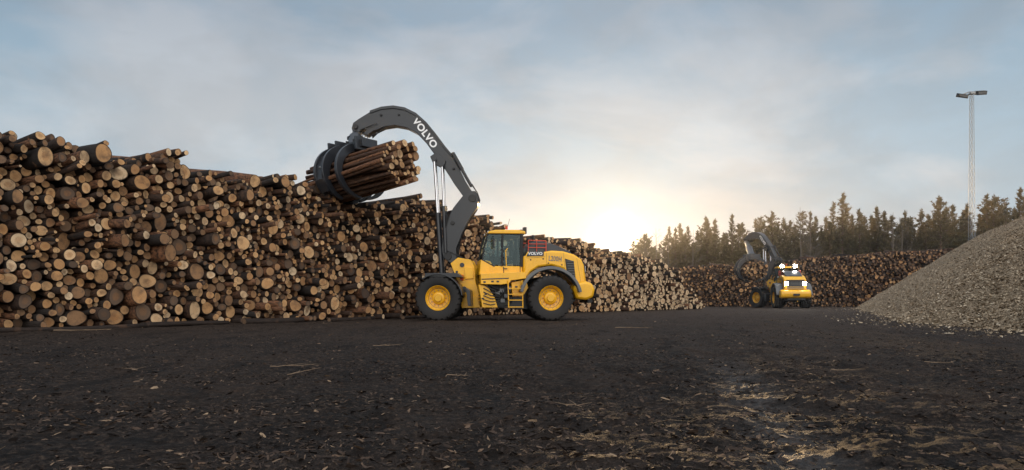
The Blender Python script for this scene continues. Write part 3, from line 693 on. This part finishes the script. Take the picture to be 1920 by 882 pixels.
build_loader(floc,frz,math.radians(30),0,lambda x,y:(850+(x-850)*.84,490+(y-490)*.72),fbc,fax,True,'distant yellow wheel loader with lit lamps gripping logs',True)
itb=[(log_geo(f,ax,rad,4.0,12,3,rr),tint(-.1)) for f,ax,rad in bundle(fbc,fax,.88,4.0,.11,8,70)]
ob=log_mesh('log_bundle',itb); ob['label']='bundle of logs gripped by the distant loader'; ob['category']='log bundle'; ob['kind']='stuff'

# ------------------------------------------------------------ trees
def mat_leaf():
    m,nt,b=new_mat('pine_needles'); at=N(nt,'ShaderNodeAttribute',attribute_name='tint'); sp=N(nt,'ShaderNodeSeparateColor'); nt.links.new(at.outputs['Color'],sp.inputs[0])
    c=ramp(nt,sp.outputs[0],[(0,(0.018,0.021,0.012)),(0.5,(0.042,0.045,0.022)),(1,(0.105,0.088,0.045))]).outputs[0]
    nt.links.new(c,b.inputs['Base Color']); b.inputs['Roughness'].default_value=0.7; b.inputs['Specular IOR Level'].default_value=0.2
    t=N(nt,'ShaderNodeBsdfTranslucent'); t.inputs[0].default_value=(0.22,0.14,0.04,1)
    mx=N(nt,'ShaderNodeMixShader'); mx.inputs[0].default_value=0.38; nt.links.new(b.outputs[0],mx.inputs[1]); nt.links.new(t.outputs[0],mx.inputs[2]); nt.links.new(mx.outputs[0],nt.nodes['Material Output'].inputs[0]); return m
M_LEAF=mat_leaf(); M_TR=paint('pine_trunk_bark',(0.11,0.06,0.035),0.9,0.3)
M_TW=paint('bare_twigs',(0.13,0.10,0.075),0.9,0.1)
def leafmesh(name,C,size,rs,blades=7,dirs=None,wd=.13):
    n=len(C); C=np.asarray(C); 
    d=rs.normal(0,1,(n,blades,3)); d[:,:,2]=d[:,:,2]*0.5+0.25
    if dirs is not None: d=d*.75+np.asarray(dirs)[:,None,:]*.9
    d/=np.linalg.norm(d,axis=2,keepdims=True)
    s=rs.normal(0,1,(n,blades,3)); s-=d*(s*d).sum(2,keepdims=True); s/=np.linalg.norm(s,axis=2,keepdims=True)
    L=size*rs.uniform(.6,1.4,(n,blades,1)); p0=C[:,None,:]-d*L*.25+rs.normal(0,size*.2,(n,blades,3))
    V=np.stack([p0-s*L*wd,p0+s*L*wd,p0+d*L],2).reshape(-1,3); f=np.arange(len(V)).reshape(-1,3)
    me=bpy.data.meshes.new(name); me.vertices.add(len(V)); me.vertices.foreach_set('co',V.astype(np.float32).ravel())
    me.loops.add(f.size); me.loops.foreach_set('vertex_index',f.ravel().astype(np.int32)); me.polygons.add(len(f)); me.polygons.foreach_set('loop_start',np.arange(0,f.size,3,dtype=np.int32)); me.polygons.foreach_set('loop_total',np.full(len(f),3,dtype=np.int32))
    me.materials.append(M_LEAF); me.update(calc_edges=True)
    at=me.color_attributes.new('tint','FLOAT_COLOR','POINT'); t=np.repeat(rs.random((n,1)),blades*3,1).reshape(-1); c=np.stack([t,t,t,np.ones_like(t)],1); at.data.foreach_set('color',c.astype(np.float32).ravel())
    return me
def pine_meshes(h,sd,style):
    r=random.Random(sd); rs=np.random.default_rng(sd); m=MB()
    bx,by=r.uniform(-.4,.4),r.uniform(-.4,.4)
    tr=lambda t:Vector((bx*math.sin(2.2*t),by*math.sin(1.8*t),h*t))
    m.tube([tr(i/10) for i in range(11)],[.015*h*(1-.95*i/10) for i in range(11)],0,8)
    C=[];Dd=[]; nb=110 if style==0 else 90; lo=.08 if style==0 else .25
    for i in range(nb):
        t=lo+(0.985-lo)*((i+r.random())/nb)**.9; v=(t-lo)/(1-lo)
        if style==0: Rm=.18*h*(1-v)**.95+.010*h
        else: Rm=.21*h*(1-v)**.6*(.55+.45*min(1,v*3))
        Ln=Rm*r.uniform(.35,1.35)*(1+.3*math.sin(t*27+sd)); a=r.random()*6.28; el=r.uniform(-.2,.2)+.6*v*v
        p0=tr(t); d=Vector((math.cos(a)*math.cos(el),math.sin(a)*math.cos(el),math.sin(el)))
        e=p0+d*Ln+Vector((0,0,.10*Ln)); m.tube([p0,p0.lerp(e,.5)-Vector((0,0,.05*Ln)),e],[.0022*h,.0016*h,.0006*h],0,4,False)
        k=max(2,int(Ln/.25))
        for j in range(k):
            q=p0.lerp(e,.2+.8*(j+r.random())/k); sp=.12*Ln*(1-.5*j/k)+.02
            C.append((q.x+r.gauss(0,sp),q.y+r.gauss(0,sp),q.z+r.gauss(0,.08))); Dd.append(tuple(d))
    for k in range(6): C.append(tuple(tr(1.0-.015*k))); Dd.append((0,0,1))
    tm=bpy.data.meshes.new('trunk'); tm.from_pydata([tuple(v) for v in m.v],[],m.f); tm.materials.append(M_TR)
    return tm,leafmesh('crown',C,.38,rs,9,Dd)
variants=[pine_meshes(13+i*.5,40+i,1 if i%2==1 else 0) for i in range(9)]
tt_=[(1180,452),(1200,446),(1230,440),(1270,424),(1300,432),(1340,416),(1385,426),(1430,412),(1470,418),(1500,402),(1530,412),(1560,396),(1575,372),(1590,400),(1640,392),(1670,412),(1700,405),(1730,400),(1760,376),(1800,395),(1850,374),(1880,380),(1920,360),(2000,350)]
def put(kind,tm,cm,h0,x,y,h,rz,label,group,cat,wd=1.0):
    e=empty(kind,Vector((x,y,0)),rz); s=h/h0; e['label']=label; e['category']=cat; e['group']=group
    for nm,me in (('trunk',tm),('crown',cm)):
        o=bpy.data.objects.new(nm,me); COL.objects.link(o); o.parent=e; o.scale=(s*wd,s*wd,s)
rt=random.Random(21); NT=200
for i in range(NT):
    px=1190+(1945-1190)*(i+rt.uniform(-.4,.4))/(NT-1); D=rt.uniform(84,110)
    if abs(px-1822)<10: D=100
    y=np.interp(px,[a for a,b in tt_],[b for a,b in tt_]); full=H+(HY-y)*D/F; h=full*rt.choice([1.03,.93,.84,.78,.97,.72,.88,.82])
    v=rt.randrange(9); put('pine_tree',*variants[v],13+v*.5,(px-960)*D/F,D,max(4,h),rt.random()*6.28,'dark green pine tree at the edge of the yard','pine trees of the forest edge','tree',rt.uniform(.9,1.35))
for px,y,D in ((1575,366,86),(1762,372,85),(1852,366,88),(1912,355,84),(1447,398,86),(1372,404,88),(1640,390,85),(1608,394,85),(1325,408,86),(1520,398,87),(1700,396,87)):
    put('pine_tree',*variants[px%9],13+(px%9)*.5,(px-960)*D/F,D,H+(HY-y)*D/F,px,'tall pine rising above the forest edge','pine trees of the forest edge','tree')
def bare(h,sd):
    r=random.Random(sd); m=MB(); mt=MB()
    mt.tube([(0,0,0),(.1,0,h*.4),(.05,.1,h*.75),(0,.1,h)],[.011*h,.008*h,.004*h,.001*h],0,7)
    def br(p,d,L,lv):
        q=p+d*L; mid=p.lerp(q,.5)+Vector((r.gauss(0,.05),r.gauss(0,.05),r.gauss(0,.05)))*L; m.tube([p,mid,q],[.02*L/1.2*.6,.014*L/1.2*.6,.006],0,3,False)
        if lv>0:
            for k in range(4):
                s=p.lerp(q,r.uniform(.3,1)); nd=(d+Vector((r.gauss(0,.5),r.gauss(0,.5),r.gauss(.2,.35)))).normalized(); br(s,nd,L*r.uniform(.45,.65),lv-1)
    for i in range(26):
        t=.25+.7*i/26; a=r.random()*6.28; br(Vector((.06,.05,h*t)),Vector((math.cos(a),math.sin(a),r.uniform(.5,1.2))).normalized(),h*.24*(1.15-t),2)
    a=bpy.data.meshes.new('trunk'); a.from_pydata([tuple(v) for v in mt.v],[],mt.f); a.materials.append(M_TW)
    b=bpy.data.meshes.new('twigs'); b.from_pydata([tuple(v) for v in m.v],[],m.f); b.materials.append(M_TW); return a,b
bv=[bare(11,1),bare(11,2)]
for i,(px,y,D) in enumerate(((1230,428,82),(1502,388,81),(1676,398,80),(1300,430,82),(1690,406,81),(1208,436,84),(1252,434,83),(1520,402,82))):
    put('birch_tree',*bv[i%2],11,(px-960)*D/F,D,H+(HY-y)*D/F,i,'bare leafless birch standing among the pines','bare birches at the forest edge','tree')
rs=np.random.default_rng(77); C=[]
for i in range(13000):
    px=rs.uniform(1180,1990); D=rs.uniform(88,112); y=np.interp(px,[a for a,b in tt_],[b for a,b in tt_]); top=(H+(HY-y)*D/F)*(.58+.10*math.sin(px*.05)+.1*math.sin(px*.13)); C.append(((px-960)*D/F,D,top*rs.random()**.6))
o=bpy.data.objects.new('forest_undergrowth',leafmesh('forest_undergrowth',C,.8,rs,7)); COL.objects.link(o); o['kind']='stuff'; o['label']='dense dark conifer undergrowth of the forest edge'; o['category']='undergrowth'

# ------------------------------------------------------------ light mast
E=empty('light_mast',Vector(((1822-960)*80/F,80,0))); E['label']='tall steel lattice floodlight mast behind the chip heap'; E['category']='light mast'
Ht=H+(HY-178)*80/F; m=MB(); wb=.27;wt=.14
def cn(k,z): 
    w=wb+(wt-wb)*z/Ht; return Vector((w*(1 if k in(0,3) else -1),w*(1 if k<2 else -1),z))
for k in range(4): m.tube([cn(k,0),cn(k,Ht)],.024,0,5)
nz=30
for i in range(nz):
    z0=Ht*i/nz;z1=Ht*(i+1)/nz
    for k in range(4): m.tube([cn(k,z0),cn((k+1)%4,z1)],.012,0,4,False); m.tube([cn(k,z1),cn((k+1)%4,z1)],.010,0,4,False)
m.obj('mast',[M_ST],E)
m=MB(); m.tube([(-1.2,0,Ht-.05),(-.3,0,Ht+.3),(1.1,0,Ht+.32)],.07,0,6); m.box((0,0,Ht+.12),(.5,.6,.12),0); m.obj('crossarm',[M_ST],E)
for x,zz in ((-1.05,-.12),(1.0,.22)):
    m=MB(); R=Matrix.Rotation(.35,3,'X')@Matrix.Rotation(.12 if x<0 else -.06,3,'Y')
    m.box((x,0,Ht+zz),(1.05,.6,.42),0,R); m.box((x,-.32,Ht+zz-.10),(.9,.03,.22),1,R); m.obj('floodlight',[M_K,M_G2],E,None,.03)

# fallen branches
MSTK=paint('dry_branch',(0.20,0.135,0.085),0.8,0.3)
def stick(px,py,L,az,rad,sd,label):
    r=random.Random(sd); D=H*F/(py-HY); p=W(px,py,D); m=MB(); d=Vector((math.cos(az),math.sin(az),0)); pts=[p+d*(L*i/6)+Vector((r.gauss(0,.02),r.gauss(0,.02),.03+abs(r.gauss(0,.01)))) for i in range(7)]
    m.tube(pts,[rad*(1-.1*i) for i in range(7)],0,6)
    for k in (2,3,5): m.tube([pts[k],pts[k]+d*.2*L+Vector((r.gauss(0,.1),r.gauss(0,.1),.02))],[rad*.5,rad*.2],0,5)
    o=m.obj('fallen_branch',[MSTK]); o['label']=label; o['category']='branch'; o['group']='branches fallen on the mud'
for i,(px,py,L_,az,rd) in enumerate(((505,692,.6,.15,.006),(535,708,.35,1.0,.006),(1150,617,1.0,.0,.014),(1735,684,.35,-.4,.007),(100,622,1.4,.2,.015),(840,712,.25,.5,.006),(1060,768,.14,-.6,.006),(700,652,.5,.3,.008),(1560,700,.3,.1,.006),(250,700,.25,2.0,.006))):
    stick(px,py,L_,az,rd,i,'thin dry branch lying on dark mud')

# ------------------------------------------------------------ sky & sun
EL=math.radians(5.2); AZ=math.radians(8.2)
S=Vector((math.sin(AZ)*math.cos(EL),math.cos(AZ)*math.cos(EL),math.sin(EL)))
EG=math.radians(4.75); SG=Vector((math.sin(AZ)*math.cos(EG),math.cos(AZ)*math.cos(EG),math.sin(EG)))
w=bpy.data.worlds.new('World'); sc.world=w; w.use_nodes=True; nt=w.node_tree; bg=nt.nodes['Background']; bg.inputs[1].default_value=0.1
sky=N(nt,'ShaderNodeTexSky'); sky.sky_type='NISHITA'; sky.sun_disc=False; sky.sun_elevation=EL; sky.sun_rotation=AZ
tc=N(nt,'ShaderNodeTexCoord').outputs['Generated']
nrm=N(nt,'ShaderNodeVectorMath',operation='NORMALIZE'); nt.links.new(tc,nrm.inputs[0]); d=nrm.outputs[0]
sep=N(nt,'ShaderNodeSeparateXYZ'); nt.links.new(d,sep.inputs[0])
mp=N(nt,'ShaderNodeMapping'); mp.inputs['Scale'].default_value=(1,1,2.0); mp.inputs['Location'].default_value=(3.1,0.4,0.7); nt.links.new(d,mp.inputs[0])
c1=noi(nt,mp.outputs[0],2.6,9,0.55,0.35); c2=noi(nt,mp.outputs[0],6.5,8,0.55,0.3)
grad=ramp(nt,sep.outputs[2],[(0.0,(0.56,0.54,0.52)),(0.10,(0.56,0.57,0.58)),(0.22,(0.50,0.55,0.59)),(0.36,(0.36,0.41,0.47)),(0.55,(0.50,0.54,0.60)),(1.0,(0.85,0.90,0.98))]).outputs[0]
cm=ramp(nt,c1.outputs[0],[(0.42,0),(0.50,.55),(0.60,1)]).outputs[0]
warm=mixc(nt,cm,(0.74,0.91,1.03),(1.16,1.14,1.14))
c=mixc(nt,1.0,grad,warm,'MULTIPLY')
c=mixc(nt,math_(nt,'MULTIPLY',ramp(nt,c2.outputs[0],[(0.38,1),(0.58,0)]).outputs[0],0.28),c,(0.29,0.31,0.34))
sc2=N(nt,'ShaderNodeVectorMath',operation='SCALE'); nt.links.new(c,sc2.inputs[0]); sc2.inputs['Scale'].default_value=10
base=mixc(nt,0.05,sc2.outputs[0],sky.outputs[0])
acc=base
def lobe(vec,p,amp,cc):
    global acc
    dp=N(nt,'ShaderNodeVectorMath',operation='DOT_PRODUCT'); nt.links.new(d,dp.inputs[0]); dp.inputs[1].default_value=vec
    gval=math_(nt,'MULTIPLY',math_(nt,'POWER',math_(nt,'MAXIMUM',dp.outputs['Value'],0.0),p),amp)
    v=N(nt,'ShaderNodeVectorMath',operation='SCALE'); v.inputs[0].default_value=cc; nt.links.new(gval,v.inputs['Scale'])
    ad=N(nt,'ShaderNodeVectorMath',operation='ADD'); nt.links.new(acc,ad.inputs[0]); nt.links.new(v.outputs[0],ad.inputs[1]); acc=ad.outputs[0]
for p,amp,cc in ((10,1.0,(1,.93,.86)),(80,1.4,(1,.80,.50)),(600,3.0,(1,.72,.32)),(3000,10,(1,.80,.45)),(12000,600,(1,.93,.78))): lobe(SG,p,amp,cc)
lobe(Vector((0.25,-0.85,0.45)).normalized(),2.5,22,(1,.93,.84))  # fill light added to the sky behind the camera, an unseen bright bank
nt.links.new(acc,bg.inputs[0])
ld=bpy.data.lights.new('sun','SUN'); ld.energy=5.0; ld.angle=math.radians(0.6); ld.color=(1,.66,.33)
lo=bpy.data.objects.new('sun',ld); COL.objects.link(lo); lo.rotation_euler=S.to_track_quat('Z','Y').to_euler()

# thin mist over the yard and forest edge
mm=bpy.data.materials.new('thin_mist'); mm.use_nodes=True; nt=mm.node_tree; nt.nodes.clear()
vo=N(nt,'ShaderNodeVolumeScatter'); vo.inputs['Color'].default_value=(1,1,1,1); vo.inputs['Density'].default_value=0.0007; vo.inputs['Anisotropy'].default_value=0.70
out=N(nt,'ShaderNodeOutputMaterial'); nt.links.new(vo.outputs[0],out.inputs['Volume'])
m=MB(); m.box((20,90,6),(220,130,13)); mist=m.obj('mist',[mm],smooth=False,sharp=None); mist['kind']='structure'; mist['label']='thin haze hanging over the yard and forest'; mist['category']='mist'

# ------------------------------------------------------------ camera
ZK,ZX,ZY=1,960,441
cd=bpy.data.cameras.new('camera'); cd.sensor_width=36; cd.lens=36*F/1920*ZK; cd.shift_x=(ZX-960)/1920*ZK; cd.shift_y=(HY-ZY)/1920*ZK; cd.clip_end=3000; cd.clip_start=0.05
co=bpy.data.objects.new('camera',cd); co.location=(0,0,H); co.rotation_euler=(math.radians(90),0,0); COL.objects.link(co); sc.camera=co
